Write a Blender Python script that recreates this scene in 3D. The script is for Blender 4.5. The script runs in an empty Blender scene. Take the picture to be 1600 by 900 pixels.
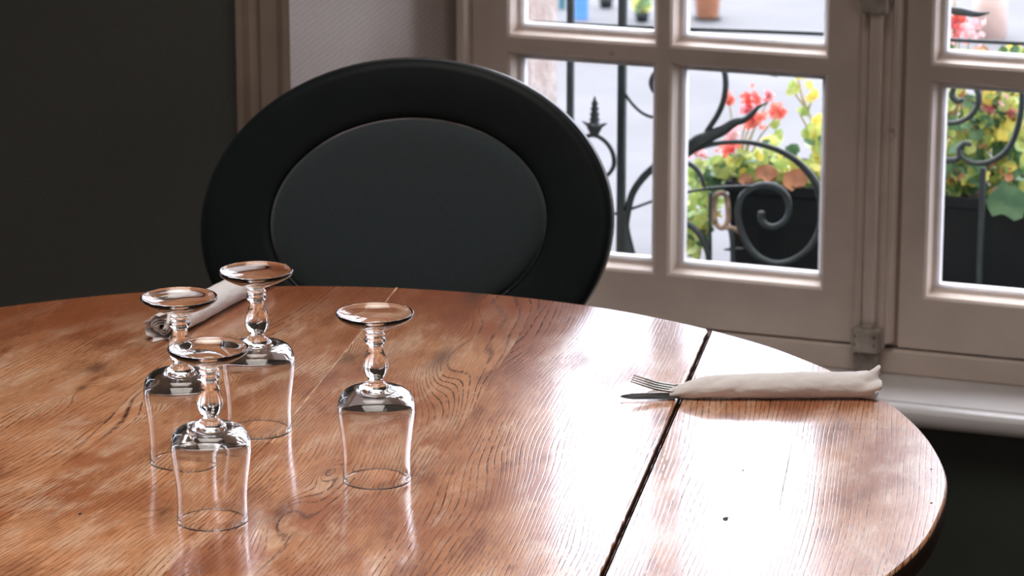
import bpy, bmesh, math, random
from mathutils import Vector, Matrix, noise
PI = math.pi
R = math.radians
random.seed(7)
sc = bpy.context.scene
col = sc.collection

# ------------------------------------------------------------------ camera
FPX = 5200.0
PITCH = R(15)
EYE = Vector((0, 0, 1.65))
cam_d = bpy.data.cameras.new('camera')
cam = bpy.data.objects.new('camera', cam_d)
col.objects.link(cam)
cam.location = EYE
cam.rotation_euler = (PI / 2 - PITCH, 0, 0)
cam_d.sensor_width = 36
cam_d.lens = FPX / 1600 * 36
cam_d.clip_start = 0.05
cam_d.clip_end = 200
cam_d.dof.use_dof = True
cam_d.dof.focus_distance = 2.88
cam_d.dof.aperture_fstop = 15
sc.camera = cam

# ------------------------------------------------------------------ sky
world = bpy.data.worlds.new('overcast_sky')
sc.world = world
world.use_nodes = True
wt = world.node_tree
wt.nodes.clear()
wo = wt.nodes.new('ShaderNodeOutputWorld')
wb = wt.nodes.new('ShaderNodeBackground')
wtc = wt.nodes.new('ShaderNodeTexCoord')
wsep = wt.nodes.new('ShaderNodeSeparateXYZ')
wr = wt.nodes.new('ShaderNodeValToRGB')
wt.links.new(wtc.outputs['Generated'], wsep.inputs[0])
wt.links.new(wsep.outputs['Z'], wr.inputs[0])
wt.links.new(wr.outputs[0], wb.inputs[0])
wt.links.new(wb.outputs[0], wo.inputs[0])
# overcast sky: the zenith is about three times as bright as the horizon
wr.color_ramp.elements[0].position = 0.34
wr.color_ramp.elements[0].color = (0.62, 0.65, 0.76, 1)
wr.color_ramp.elements[1].position = 0.70
wr.color_ramp.elements[1].color = (0.97, 0.97, 1.03, 1)
wb.inputs[1].default_value = 12.0

# ------------------------------------------------------------------ exposure
sc.view_settings.view_transform = 'Standard'
sc.view_settings.look = 'None'
sc.view_settings.exposure = -0.12
sc.view_settings.gamma = 1.0
sc.view_settings.use_curve_mapping = False
sc.cycles.max_bounces = 14
sc.cycles.transmission_bounces = 14
sc.cycles.transparent_max_bounces = 16
sc.cycles.glossy_bounces = 6
sc.cycles.diffuse_bounces = 5
sc.cycles.sample_clamp_indirect = 30
sc.cycles.blur_glossy = 0.0

# frame of the window wall: s to the right along the wall, d outwards, z up
TH = R(20)
EX = Vector((math.cos(TH), -math.sin(TH), 0))
NX = Vector((math.sin(TH), math.cos(TH), 0))
OW = Vector((0.4051, 4.2, 0))

def ray(x, y):
    u = (x - 800) / FPX
    v = (450 - y) / FPX
    return Vector((u, math.cos(PITCH) + v * math.sin(PITCH), -math.sin(PITCH) + v * math.cos(PITCH)))
def W(x, y, d=0.0):
    """photo direction -> (s, z) on the vertical plane standing d outside the window face"""
    r = ray(x, y)
    t = (OW + NX * d - EYE).dot(NX) / r.dot(NX)
    P = EYE + r * t
    return ((P - OW).dot(EX), P.z)
def G(x, y, z):
    r = ray(x, y)
    return EYE + r * ((z - EYE.z) / r.z)
def place_wall(o):
    o.location = OW
    o.rotation_euler = (0, 0, -TH)
    return o

def area(name, loc, target, size, power, color):
    l = bpy.data.lights.new(name, 'AREA')
    l.shape = 'RECTANGLE'
    l.size, l.size_y = size
    l.energy = power
    l.color = color
    o = bpy.data.objects.new(name, l)
    col.objects.link(o)
    o.location = loc
    o.rotation_euler = (Vector(target) - Vector(loc)).to_track_quat('-Z', 'Y').to_euler()
    return o
# light portal in the window opening (guides the sky light in), and an unseen fill added for
# the dining room's other windows, placed behind and right of the camera
portal = area('window_portal', OW + NX * 0.10 + EX * 0.10 + Vector((0, 0, 1.60)), OW - NX * 3 + EX * 0.10 + Vector((0, 0, 1.60)), (1.5, 2.5), 1, (1, 1, 1))
portal.data.cycles.is_portal = True
area('rear_fill_light', (2.2, -1.6, 2.0), (0.0, 3.2, 0.7), (1.6, 1.4), 17, (1.0, 0.93, 0.86))

# unseen soft overhead fill, added to brighten the tabletop
area('overhead_fill_light', (-.3, 2.3, 3.05), (-.3, 2.3, 0), (1.6, 1.4), 23, (1.0, .93, .86)).data.spread = R(95)

# ------------------------------------------------------------------ materials
class NT:
    def __init__(s, name):
        s.m = bpy.data.materials.new(name)
        s.m.use_nodes = True
        s.t = s.m.node_tree
        s.t.nodes.clear()
        s.out = s.t.nodes.new('ShaderNodeOutputMaterial')
    def n(s, typ, **kw):
        x = s.t.nodes.new(typ)
        for k, v in kw.items():
            setattr(x, k, v)
        return x
    def put(s, sock, v):
        if v is None:
            return
        if hasattr(v, 'is_output'):
            s.t.links.new(v, sock)
        elif isinstance(v, (tuple, list)) and len(v) == 3 and sock.type == 'RGBA':
            sock.default_value = (*v, 1)
        else:
            sock.default_value = v
    def math(s, op, a, b=None, c=None, clamp=False):
        x = s.n('ShaderNodeMath', operation=op, use_clamp=clamp)
        s.put(x.inputs[0], a); s.put(x.inputs[1], b); s.put(x.inputs[2], c)
        return x.outputs[0]
    def ss(s, v, a, b):
        x = s.n('ShaderNodeMapRange', interpolation_type='SMOOTHSTEP')
        s.put(x.inputs[0], v); s.put(x.inputs[1], a); s.put(x.inputs[2], b)
        return x.outputs[0]
    def noise(s, vec, scale, detail=2, rough=.5, out=0):
        x = s.n('ShaderNodeTexNoise')
        s.put(x.inputs['Vector'], vec)
        x.inputs['Scale'].default_value = scale
        x.inputs['Detail'].default_value = detail
        x.inputs['Roughness'].default_value = rough
        return x.outputs[out]
    def xyz(s, x=0., y=0., z=0.):
        c = s.n('ShaderNodeCombineXYZ')
        s.put(c.inputs[0], x); s.put(c.inputs[1], y); s.put(c.inputs[2], z)
        return c.outputs[0]
    def mix(s, f, a, b, blend='MIX'):
        x = s.n('ShaderNodeMix', data_type='RGBA', blend_type=blend)
        s.put(x.inputs[0], f); s.put(x.inputs[6], a); s.put(x.inputs[7], b)
        return x.outputs[2]
    def obj(s):
        return s.n('ShaderNodeTexCoord').outputs['Object']
    def bump(s, h, dist, strength=1.0):
        b = s.n('ShaderNodeBump')
        b.inputs['Strength'].default_value = strength
        b.inputs['Distance'].default_value = dist
        s.put(b.inputs['Height'], h)
        return b.outputs[0]
    def bsdf(s, **kw):
        b = s.n('ShaderNodeBsdfPrincipled')
        for k, v in kw.items():
            s.put(b.inputs[k.replace('_', ' ')], v)
        s.t.links.new(b.outputs[0], s.out.inputs[0])
        return b

def paint(name, c, rough=.5, var=.12, scale=9., grain=0., stain=None, spec=.5):
    """painted / plastered surface with faint wear"""
    t = NT(name)
    v = t.obj()
    n1 = t.noise(v, scale, 4, .6)
    dark = tuple(x * (1 - var * 2) for x in c)
    lite = tuple(min(1, x * (1 + var)) for x in c)
    cc = t.mix(t.ss(n1, .3, .7), dark, lite)
    if stain:
        n2 = t.noise(v, scale * 5, 3, .7)
        cc = t.mix(t.ss(n2, .68, .78), cc, stain)
    nr = None
    if grain:
        nr = t.bump(t.noise(v, 350, 2), .0004, grain)
    t.bsdf(Base_Color=cc, Roughness=rough, Normal=nr, Specular_IOR_Level=spec)
    return t.m

M = {}
M['frame'] = paint('aged_cream_paint', (.66, .545, .475), .38, .07, 5, .3, (.36, .27, .21))
M['trim'] = paint('beige_trim_paint', (.50, .38, .31), .5, .1, 4, .2, (.30, .22, .17))
M['sill'] = paint('pale_sill_paint', (.68, .65, .65), .3, .06, 4, .2)
M['putty'] = paint('white_putty', (.75, .72, .72), .5, .05, 10)
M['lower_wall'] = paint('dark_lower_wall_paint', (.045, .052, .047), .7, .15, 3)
M['ceiling'] = paint('ceiling_plaster', (.5, .47, .43), .8, .05, 2)
M['floor'] = paint('dark_floor_boards', (.10, .065, .045), .5, .2, 3)
M['hardware'] = paint('worn_white_hardware_paint', (.42, .36, .31), .35, .2, 30, 0, (.12, .09, .07))
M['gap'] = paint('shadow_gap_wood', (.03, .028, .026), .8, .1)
M['chair_black'] = paint('black_lacquered_wood', (.0105, .0140, .0155), .5, .1, 12, spec=.16)
M['chair_pad'] = None
M['iron'] = paint('painted_wrought_iron', (.010, .020, .022), .42, .2, 40, .5)
M['edge'] = paint('black_satin_edge', (.016, .019, .020), .38, .1, 12, spec=.5)
M['planter'] = paint('dark_planter_plastic', (.005, .008, .009), .6, .15, 12, spec=.2)
M['rust'] = paint('rusty_metal', (.25, .17, .11), .7, .3, 60)
M['street'] = paint('pale_street_paving', (.064, .063, .069), .9, .12, 1.3)
M['terracotta'] = paint('terracotta', (.50, .22, .12), .8, .1)
M['blue'] = paint('blue_plastic', (.05, .16, .42), .5, .1)
M['teal'] = paint('teal_paint', (.12, .32, .38), .5, .1)
M['soil'] = paint('dark_soil', (.06, .035, .02), .9, .3, 60)
M['steel'] = None

def wallpaper(name, c, c2):
    t = NT(name)
    v = t.obj()
    sp = t.n('ShaderNodeSeparateXYZ'); t.put(sp.inputs[0], v)
    a = t.math('SINE', t.math('MULTIPLY', t.math('ADD', sp.outputs[0], t.math('MULTIPLY', sp.outputs[2], .75)), 900.))
    b = t.math('SINE', t.math('MULTIPLY', sp.outputs[2], 1500.))
    n = t.noise(v, 260, 3, .6)
    h = t.math('ADD', t.math('MULTIPLY', t.math('MULTIPLY', a, b), .35), n)
    t.bsdf(Base_Color=t.mix(t.ss(h, .15, .95), c2, c), Roughness=.75, Normal=t.bump(h, .0006, .5))
    return t.m
M['paper'] = wallpaper('woven_textured_wallpaper', (.66, .57, .53), (.52, .45, .42))
M['paper_dark'] = wallpaper('dark_textured_wallpaper', (.135, .135, .12), (.105, .105, .094))

t = NT('charcoal_upholstery'); v = t.obj()
wv = t.noise(v, 900, 2, .6)
t.bsdf(Base_Color=t.mix(t.ss(wv, .3, .7), (.017, .026, .031), (.028, .040, .047)), Roughness=.85, Sheen_Weight=.25,
       Normal=t.bump(wv, .0004, .6))
M['chair_pad'] = t.m

t = NT('stone_jamb'); v = t.obj()
n1 = t.noise(v, 26, 5, .7); n2 = t.noise(v, 7, 3)
t.bsdf(Base_Color=t.mix(t.ss(n1, .35, .7), (.34, .26, .235), t.mix(t.ss(n2, .4, .6), (.46, .41, .40), (.40, .33, .31))), Roughness=.9,
       Normal=t.bump(n1, .01, .6))
M['stone'] = t.m

t = NT('clear_glass')
t.bsdf(Base_Color=(1, 1, 1), Roughness=0.0, IOR=1.47, Transmission_Weight=1.0)
M['glass'] = t.m

t = NT('window_glass')
tr = t.n('ShaderNodeBsdfTransparent'); tr.inputs[0].default_value = (.95, .97, .97, 1)
gl = t.n('ShaderNodeBsdfGlossy'); gl.inputs['Roughness'].default_value = .01
fr = t.n('ShaderNodeFresnel'); fr.inputs[0].default_value = 1.45
mx = t.n('ShaderNodeMixShader')
t.put(mx.inputs[0], fr.outputs[0]); t.put(mx.inputs[1], tr.outputs[0]); t.put(mx.inputs[2], gl.outputs[0])
t.put(t.out.inputs[0], mx.outputs[0])
M['pane'] = t.m

t = NT('brushed_steel'); v = t.obj()
t.bsdf(Base_Color=(.26, .27, .27), Metallic=1.0, Roughness=.22, Normal=t.bump(t.noise(v, 400), .0002, .3))
M['steel'] = t.m

t = NT('paper_napkin'); v = t.obj()
n1 = t.noise(v, 1200, 2, .6)
b = t.n('ShaderNodeBsdfPrincipled')
t.put(b.inputs['Base Color'], (.90, .86, .86)); b.inputs['Roughness'].default_value = .9
t.put(b.inputs['Normal'], t.bump(t.math('ADD', n1, t.math('MULTIPLY', t.noise(v, 90, 4, .6), 2.)), .0009, .6))
tl = t.n('ShaderNodeBsdfTranslucent'); t.put(tl.inputs[0], (.78, .66, .58))
mx = t.n('ShaderNodeMixShader'); mx.inputs[0].default_value = .22
t.put(mx.inputs[1], b.outputs[0]); t.put(mx.inputs[2], tl.outputs[0]); t.put(t.out.inputs[0], mx.outputs[0])
M['napkin'] = t.m

def leafy(name, c, c2, tr=.35):
    t = NT(name); v = t.obj()
    cc = t.mix(t.ss(t.noise(v, 30, 2), .35, .65), c, c2)
    b = t.n('ShaderNodeBsdfPrincipled'); t.put(b.inputs['Base Color'], cc); b.inputs['Roughness'].default_value = .5
    tl = t.n('ShaderNodeBsdfTranslucent'); t.put(tl.inputs[0], cc)
    mx = t.n('ShaderNodeMixShader'); mx.inputs[0].default_value = tr
    t.put(mx.inputs[1], b.outputs[0]); t.put(mx.inputs[2], tl.outputs[0]); t.put(t.out.inputs[0], mx.outputs[0])
    return t.m
M['leaf'] = leafy('green_leaf', (.25, .38, .10), (.52, .58, .17))
M['leaf_dark'] = leafy('dark_green_leaf', (.05, .13, .06), (.11, .22, .10), .15)
M['leaf_yellow'] = leafy('yellow_leaf', (.75, .62, .12), (.62, .62, .18))
M['leaf_brown'] = leafy('dry_leaf', (.30, .12, .05), (.48, .22, .11), .1)
M['petal'] = leafy('coral_petal', (.85, .16, .13), (.85, .32, .25))
M['petal_pink'] = leafy('pink_petal', (.85, .32, .36), (.85, .58, .60))
M['stem'] = leafy('pale_green_stem', (.35, .38, .16), (.55, .45, .30), .1)

def wood_material():
    t = NT('worn_oak_boards')
    v = t.obj()
    sp = t.n('ShaderNodeSeparateXYZ'); t.put(sp.inputs[0], v)
    x, y = sp.outputs[0], sp.outputs[1]
    # board number from the board edges
    bid = None
    for e in SEAMS:
        g = t.math('GREATER_THAN', x, e)
        bid = g if bid is None else t.math('ADD', bid, g)
    off = t.math('MULTIPLY', bid, 7.31)
    # the grain drifts away from the board edge on the left
    lefty = t.math('SUBTRACT', 1.0, t.ss(x, -.30, .12))
    xs = t.math('SUBTRACT', x, t.math('MULTIPLY', t.math('MULTIPLY', y, .30), lefty))
    big = t.noise(t.xyz(t.math('MULTIPLY', xs, 5.5), t.math('ADD', t.math('MULTIPLY', y, 1.3), off), off), 1.0, 2.2, .45)
    mid = t.noise(t.xyz(t.math('MULTIPLY', xs, 16.), t.math('ADD', t.math('MULTIPLY', y, 5.5), off), off), 1.0, 2, .5)
    w = t.math('ADD', t.math('ADD', xs, t.math('MULTIPLY', big, t.math('SUBTRACT', .15, t.math('MULTIPLY', t.math('GREATER_THAN', x, SEAMS[-1]), .09)))), t.math('MULTIPLY', mid, .0045))
    knotm = None
    for (kx, ky, sx_, sy_, am) in KNOTS:
        dx = t.math('DIVIDE', t.math('SUBTRACT', x, kx), sx_); dy = t.math('DIVIDE', t.math('SUBTRACT', y, ky), sy_)
        q = t.math('ADD', t.math('MULTIPLY', dx, dx), t.math('MULTIPLY', dy, dy))
        g = t.math('EXPONENT', t.math('MULTIPLY', q, -1.0))
        w = t.math('ADD', w, t.math('MULTIPLY', g, am))
        kk = t.math('EXPONENT', t.math('MULTIPLY', q, -9.0))
        knotm = kk if knotm is None else t.math('MAXIMUM', knotm, kk)
    w = t.math('ADD', w, t.math('MULTIPLY', t.noise(t.xyz(t.math('MULTIPLY', w, 55.), off, 0.), 1.0, 2, .5), .010))
    # growth rings
    ph = t.math('MULTIPLY', w, 235.)
    ring = t.math('FRACT', ph)                       # 0..1 saw
    early = t.math('SUBTRACT', 1.0, t.ss(t.math('ABSOLUTE', t.math('SUBTRACT', ring, .5)), .03, .19))
    # pores: short dark dashes inside the early wood
    pv = t.xyz(t.math('MULTIPLY', xs, 520.), t.math('MULTIPLY', y, 60.), off)
    pores = t.noise(pv, 1.0, 2, .6)
    fade = t.ss(t.noise(t.xyz(t.math('MULTIPLY', xs, 10.), t.math('MULTIPLY', y, 5.), t.math('ADD', off, 3.)), 1.0, 3, .6), .34, .62)
    dash = t.math('MULTIPLY', t.math('MULTIPLY', early, t.ss(pores, .36, .52)), t.math('ADD', t.math('MULTIPLY', fade, .6), .4))
    fine = t.noise(t.xyz(t.math('MULTIPLY', xs, 900.), t.math('MULTIPLY', y, 30.), 5.), 1.0, 2, .6)
    # colour patches: worn pale, warm orange, dark stain
    cl = t.noise(t.xyz(t.math('MULTIPLY', x, 9.), t.math('MULTIPLY', y, 5.5), off), 1.0, 4, .6)
    cl2 = t.noise(t.xyz(t.math('MULTIPLY', xs, 26.), t.math('MULTIPLY', y, 9.), t.math('ADD', off, 9.)), 1.0, 4, .65)
    base = t.mix(t.ss(cl, .36, .64), (.38, .135, .055), (.62, .30, .150))
    base = t.mix(t.math('MULTIPLY', t.ss(cl2, .48, .66), .70), base, (.74, .49, .33))
    base = t.mix(t.math('MULTIPLY', t.ss(cl2, .47, .32), .65), base, (.19, .058, .024))
    # less worn, redder varnish towards the rim
    rr = t.math('SQRT', t.math('ADD', t.math('MULTIPLY', x, x), t.math('MULTIPLY', y, y)))
    rimf = t.math('MULTIPLY', t.ss(rr, .38, .56), t.ss(t.math('SUBTRACT', y, t.math('MULTIPLY', x, .35)), .16, .42))
    base = t.mix(t.math('MULTIPLY', rimf, .8), base, (.27, .062, .014))
    base = t.mix(t.math('MULTIPLY', t.ss(fine, .38, .62), .42), base, (.24, .085, .04))
    cc = t.mix(t.math('MULTIPLY', dash, .95), base, (.060, .020, .010))
    cc = t.mix(t.math('MULTIPLY', knotm, .75), cc, (.10, .035, .015))
    # pale scratches
    scr = t.noise(t.xyz(t.math('MULTIPLY', x, 160.), t.math('MULTIPLY', y, 160.), 1.), 1.0, 4, .75)
    scm = t.math('MULTIPLY', t.ss(scr, .66, .72), t.ss(t.noise(v, 7, 2), .5, .66))
    cc = t.mix(t.math('MULTIPLY', scm, .6), cc, (.72, .55, .42))
    h = t.math('SUBTRACT', t.math('MULTIPLY', fine, .25), dash)
    h2 = t.math('ADD', h, t.math('MULTIPLY', t.noise(v, 40, 3, .5), .03))
    rg = t.math('ADD', t.math('ADD', .085, t.math('MULTIPLY', t.math('MULTIPLY', t.ss(rr, .47, .56), t.math('GREATER_THAN', x, SEAMS[-1])), .12)), t.math('MULTIPLY', t.ss(cl2, .3, .7), .06))
    t.bsdf(Base_Color=cc, Roughness=t.math('ADD', .34, t.math('MULTIPLY', dash, .3)), Specular_IOR_Level=.08,
           Coat_Weight=1.0, Coat_Roughness=rg, Coat_IOR=1.6, Coat_Normal=t.bump(h2, .0003, .10), Normal=t.bump(h, .0005, .3))
    return t.m

# ------------------------------------------------------------------ mesh helpers
def obj(name, bm, mat, parent=None, smooth=False, recalc=True):
    if recalc:
        bmesh.ops.recalc_face_normals(bm, faces=bm.faces)
    me = bpy.data.meshes.new(name)
    bm.to_mesh(me); bm.free()
    if mat is not None:
        for mm in (mat if isinstance(mat, list) else [mat]):
            me.materials.append(mm)
    if smooth:
        for p in me.polygons:
            p.use_smooth = True
    o = bpy.data.objects.new(name, me)
    col.objects.link(o)
    if parent is not None:
        o.parent = parent
    return o
def smart(o, ang=35):
    """smooth shading with sharp edges kept"""
    me = o.data
    for p in me.polygons:
        p.use_smooth = True
    me.set_sharp_from_angle(angle=R(ang))
    return o
def empty(name, loc=(0, 0, 0), rz=0.0):
    o = bpy.data.objects.new(name, None)
    o.empty_display_size = .05
    col.objects.link(o)
    o.location = loc
    o.rotation_euler = (0, 0, rz)
    return o
def tag(o, label=None, cat=None, group=None, kind=None):
    if label: o['label'] = label
    if cat: o['category'] = cat
    if group: o['group'] = group
    if kind: o['kind'] = kind
    return o
def box(bm, x0, x1, y0, y1, z0, z1, bev=0.0, seg=1):
    r = bmesh.ops.create_cube(bm, size=1)
    vs = r['verts']
    for v in vs:
        v.co = Vector(((x0 + x1) / 2 + v.co.x * (x1 - x0), (y0 + y1) / 2 + v.co.y * (y1 - y0), (z0 + z1) / 2 + v.co.z * (z1 - z0)))
    if bev:
        es = list({e for v in vs for e in v.link_edges})
        bmesh.ops.bevel(bm, geom=es, offset=bev, segments=seg, affect='EDGES', profile=.5)
    return vs
def lathe(bm, prof, seg=48, cap0=False, cap1=False, center=(0, 0)):
    rings = []
    for r, z in prof:
        if r < 1e-6:
            rings.append([bm.verts.new((center[0], center[1], z))])
        else:
            rings.append([bm.verts.new((center[0] + r * math.cos(2 * PI * i / seg), center[1] + r * math.sin(2 * PI * i / seg), z)) for i in range(seg)])
    for a, b in zip(rings, rings[1:]):
        for i in range(seg):
            j = (i + 1) % seg
            if len(a) == 1 and len(b) == 1: continue
            if len(a) == 1: bm.faces.new((a[0], b[j], b[i]))
            elif len(b) == 1: bm.faces.new((a[i], a[j], b[0]))
            else: bm.faces.new((a[i], a[j], b[j], b[i]))
    if cap0 and len(rings[0]) > 1: bm.faces.new(rings[0][::-1])
    if cap1 and len(rings[-1]) > 1: bm.faces.new(rings[-1])
    return rings
def catmull(pts, n=6):
    P = [Vector(p) for p in pts]
    if len(P) < 3: return P
    P = [2 * P[0] - P[1]] + P + [2 * P[-1] - P[-2]]
    out = []
    for i in range(1, len(P) - 2):
        a, b, c, d = P[i - 1], P[i], P[i + 1], P[i + 2]
        for k in range(n):
            u = k / n
            out.append(.5 * ((2 * b) + (c - a) * u + (2 * a - 5 * b + 4 * c - d) * u * u + (3 * b - a - 3 * c + d) * u ** 3))
    out.append(P[-2])
    return out
def sweep(bm, pts, rad, seg=10, n=6, flat=1.0, ups=None):
    """tube through pts (4th value: radius); round ended, optionally flattened"""
    if isinstance(rad, (int, float)): rad = [rad] * len(pts)
    Q = [(*p, r) for p, r in zip(pts, rad)]
    sp = [Vector(p[:3]) for p in Q]
    C = catmull(sp, n)
    RR = []
    for i in range(len(rad) - 1):
        for k in range(n):
            RR.append(rad[i] + (rad[i + 1] - rad[i]) * k / n)
    RR.append(rad[-1])
    if len(C) != len(RR):
        RR = [rad[0] + (rad[-1] - rad[0]) * i / (len(C) - 1) for i in range(len(C))]
    T = []
    for i in range(len(C)):
        a = C[max(0, i - 1)]; b = C[min(len(C) - 1, i + 1)]
        T.append((b - a).normalized() if (b - a).length > 1e-9 else Vector((0, 0, 1)))
    up = Vector(ups) if ups else (Vector((0, 0, 1)) if abs(T[0].z) < .9 else Vector((1, 0, 0)))
    N = (up - up.dot(T[0]) * T[0]).normalized()
    prev = None; rings = []
    for i, (c, tt, r) in enumerate(zip(C, T, RR)):
        N = (N - N.dot(tt) * tt)
        N = N.normalized() if N.length > 1e-6 else Vector((1, 0, 0))
        B = tt.cross(N)
        rings.append([bm.verts.new(c + N * math.cos(2 * PI * k / seg) * r + B * math.sin(2 * PI * k / seg) * r * flat) for k in range(seg)])
    for a, b in zip(rings, rings[1:]):
        for k in range(seg):
            j = (k + 1) % seg
            bm.faces.new((a[k], a[j], b[j], b[k]))
    c0 = bm.verts.new(C[0] - T[0] * RR[0] * .5); c1 = bm.verts.new(C[-1] + T[-1] * RR[-1] * .5)
    for k in range(seg):
        j = (k + 1) % seg
        bm.faces.new((c0, rings[0][j], rings[0][k])); bm.faces.new((c1, rings[-1][k], rings[-1][j]))
    return rings

# ================================================================== ROOM
DR = -0.27          # room face of the window wall
SC = -0.512         # left corner where the reveal meets the window frame
s_edge, _ = W(450, 60, DR)
FL = 0.0
def wbox(name, bxs, mat, bev=0.0, parent=None):
    bm = bmesh.new()
    for b in bxs: box(bm, *b, bev=bev)
    o = obj(name, bm, mat, parent)
    if parent is None: place_wall(o)
    return o
SR = 1.62 - SC * 0 - 0.0
S_RIGHT = 0.66      # right corner of the window frame
s_edge_r = S_RIGHT + (SC - s_edge)

# left part of the window wall, dark paper, thick
bm = bmesh.new()
def prism(bm, poly, z0, z1):
    a = [bm.verts.new((x, y, z0)) for x, y in poly]; b = [bm.verts.new((x, y, z1)) for x, y in poly]
    bm.faces.new(a[::-1]); bm.faces.new(b)
    for i in range(len(poly)):
        j = (i + 1) % len(poly)
        bm.faces.new((a[i], a[j], b[j], b[i]))
EXT = 0.29
prism(bm, [(-2.6, DR), (s_edge - .012, DR), (s_edge - .012, DR + .03), (SC - .02, -.002), (SC - .02, EXT - .02), (-2.6, EXT - .02)], FL, 3.1)
w = tag(place_wall(obj('wall_left', bm, M['paper_dark'])), kind='structure')
bm = bmesh.new()
prism(bm, [(3.0, DR), (3.0, EXT - .02), (S_RIGHT + .02, EXT - .02), (S_RIGHT + .02, 0.0), (s_edge_r, DR)], FL, 3.1)
tag(place_wall(obj('wall_right', bm, M['paper_dark'])), kind='structure')
# splayed reveal, light paper
bm = bmesh.new()
prism(bm, [(s_edge - .012, DR + .003), (s_edge, DR + .003), (SC, .045), (SC - .019, .045)], .424, 2.95)
tag(place_wall(obj('wall_reveal', bm, M['paper'])), kind='structure')
# below the sill
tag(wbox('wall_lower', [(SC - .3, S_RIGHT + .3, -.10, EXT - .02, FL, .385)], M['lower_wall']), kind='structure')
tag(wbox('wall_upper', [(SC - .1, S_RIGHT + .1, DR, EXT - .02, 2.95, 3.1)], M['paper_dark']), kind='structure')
# moulded architrave on the room corner
s368, _ = W(368, 60, DR - .02)
s384, _ = W(384, 60, DR - .02)
s403, _ = W(403, 60, DR - .02)
s436, _ = W(436, 60, DR - .02)
s441, _ = W(441, 60, DR - .02)
bm = bmesh.new()
d0 = DR - .001
prof = [(s368, d0), (s368 - 0.0, d0 - .020), (s368 + .004, d0 - .026), (s384 - .002, d0 - .026), (s384 + .002, d0 - .012), (s403 - .004, d0 - .010),
        (s403, d0 - .018), (s403 + .006, d0 - .024), (s436 - .002, d0 - .022), (s436, d0 - .014), (s441, d0 - .014), (s441 + .001, d0 - .020), (W(453, 60, d0 - .018)[0], d0 - .018), (s_edge - .001, d0 + .012), (s_edge - .012, d0 + .012), (s_edge - .012, d0)]
prism(bm, prof, FL, 2.70)
tag(place_wall(obj('trim_1', bm, M['trim'])), kind='structure')

# room shell, floor and ceiling (seen only in reflections and from the side)
def plain(name, b, mat):
    bm = bmesh.new(); box(bm, *b)
    return tag(obj(name, bm, mat), kind='structure')
plain('floor', (-4.2, 4.2, -2.6, 5.6, -.1, 0), M['floor'])
plain('ceiling', (-4.2, 4.2, -2.6, 5.2, 3.1, 3.2), M['ceiling'])
plain('wall_back', (-4.2, 4.2, -2.7, -2.6, 0, 3.1), M['ceiling'])
plain('wall_far_left', (-2.9, -2.8, -2.6, 5.35, 0, 3.1), M['paper_dark'])
plain('wall_far_right', (2.9, 3.0, -2.6, 3.6, 0, 3.1), M['ceiling'])

# ================================================================== WINDOW
win = empty('window_1', OW, -TH)
tag(win, kind='structure')
ZR = .455           # underside of the casements
ROWS = [.522 + .3075 * i for i in range(7)]     # lower edges of the pane openings
OPH = .2885
ZT = ROWS[-1] + OPH + .055
# fixed frame
bm = bmesh.new()
box(bm, W(712, 60, -.030)[0], -.4872, -.030, .060, .418, ZT + .06, bev=.002)
box(bm, .640, .665, -.030, .060, .418, ZT + .06, bev=.003)
box(bm, -.4875, .6405, -.004, .060, .4175, .4515, bev=.003)
box(bm, -.4875, .6405, -.010, .060, ZT + .004, ZT + .06, bev=.003)
obj('window_frame', bm, M['frame'], win)
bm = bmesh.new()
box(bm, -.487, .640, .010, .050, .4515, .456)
obj('frame_rebate', bm, M['gap'], win)

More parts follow.
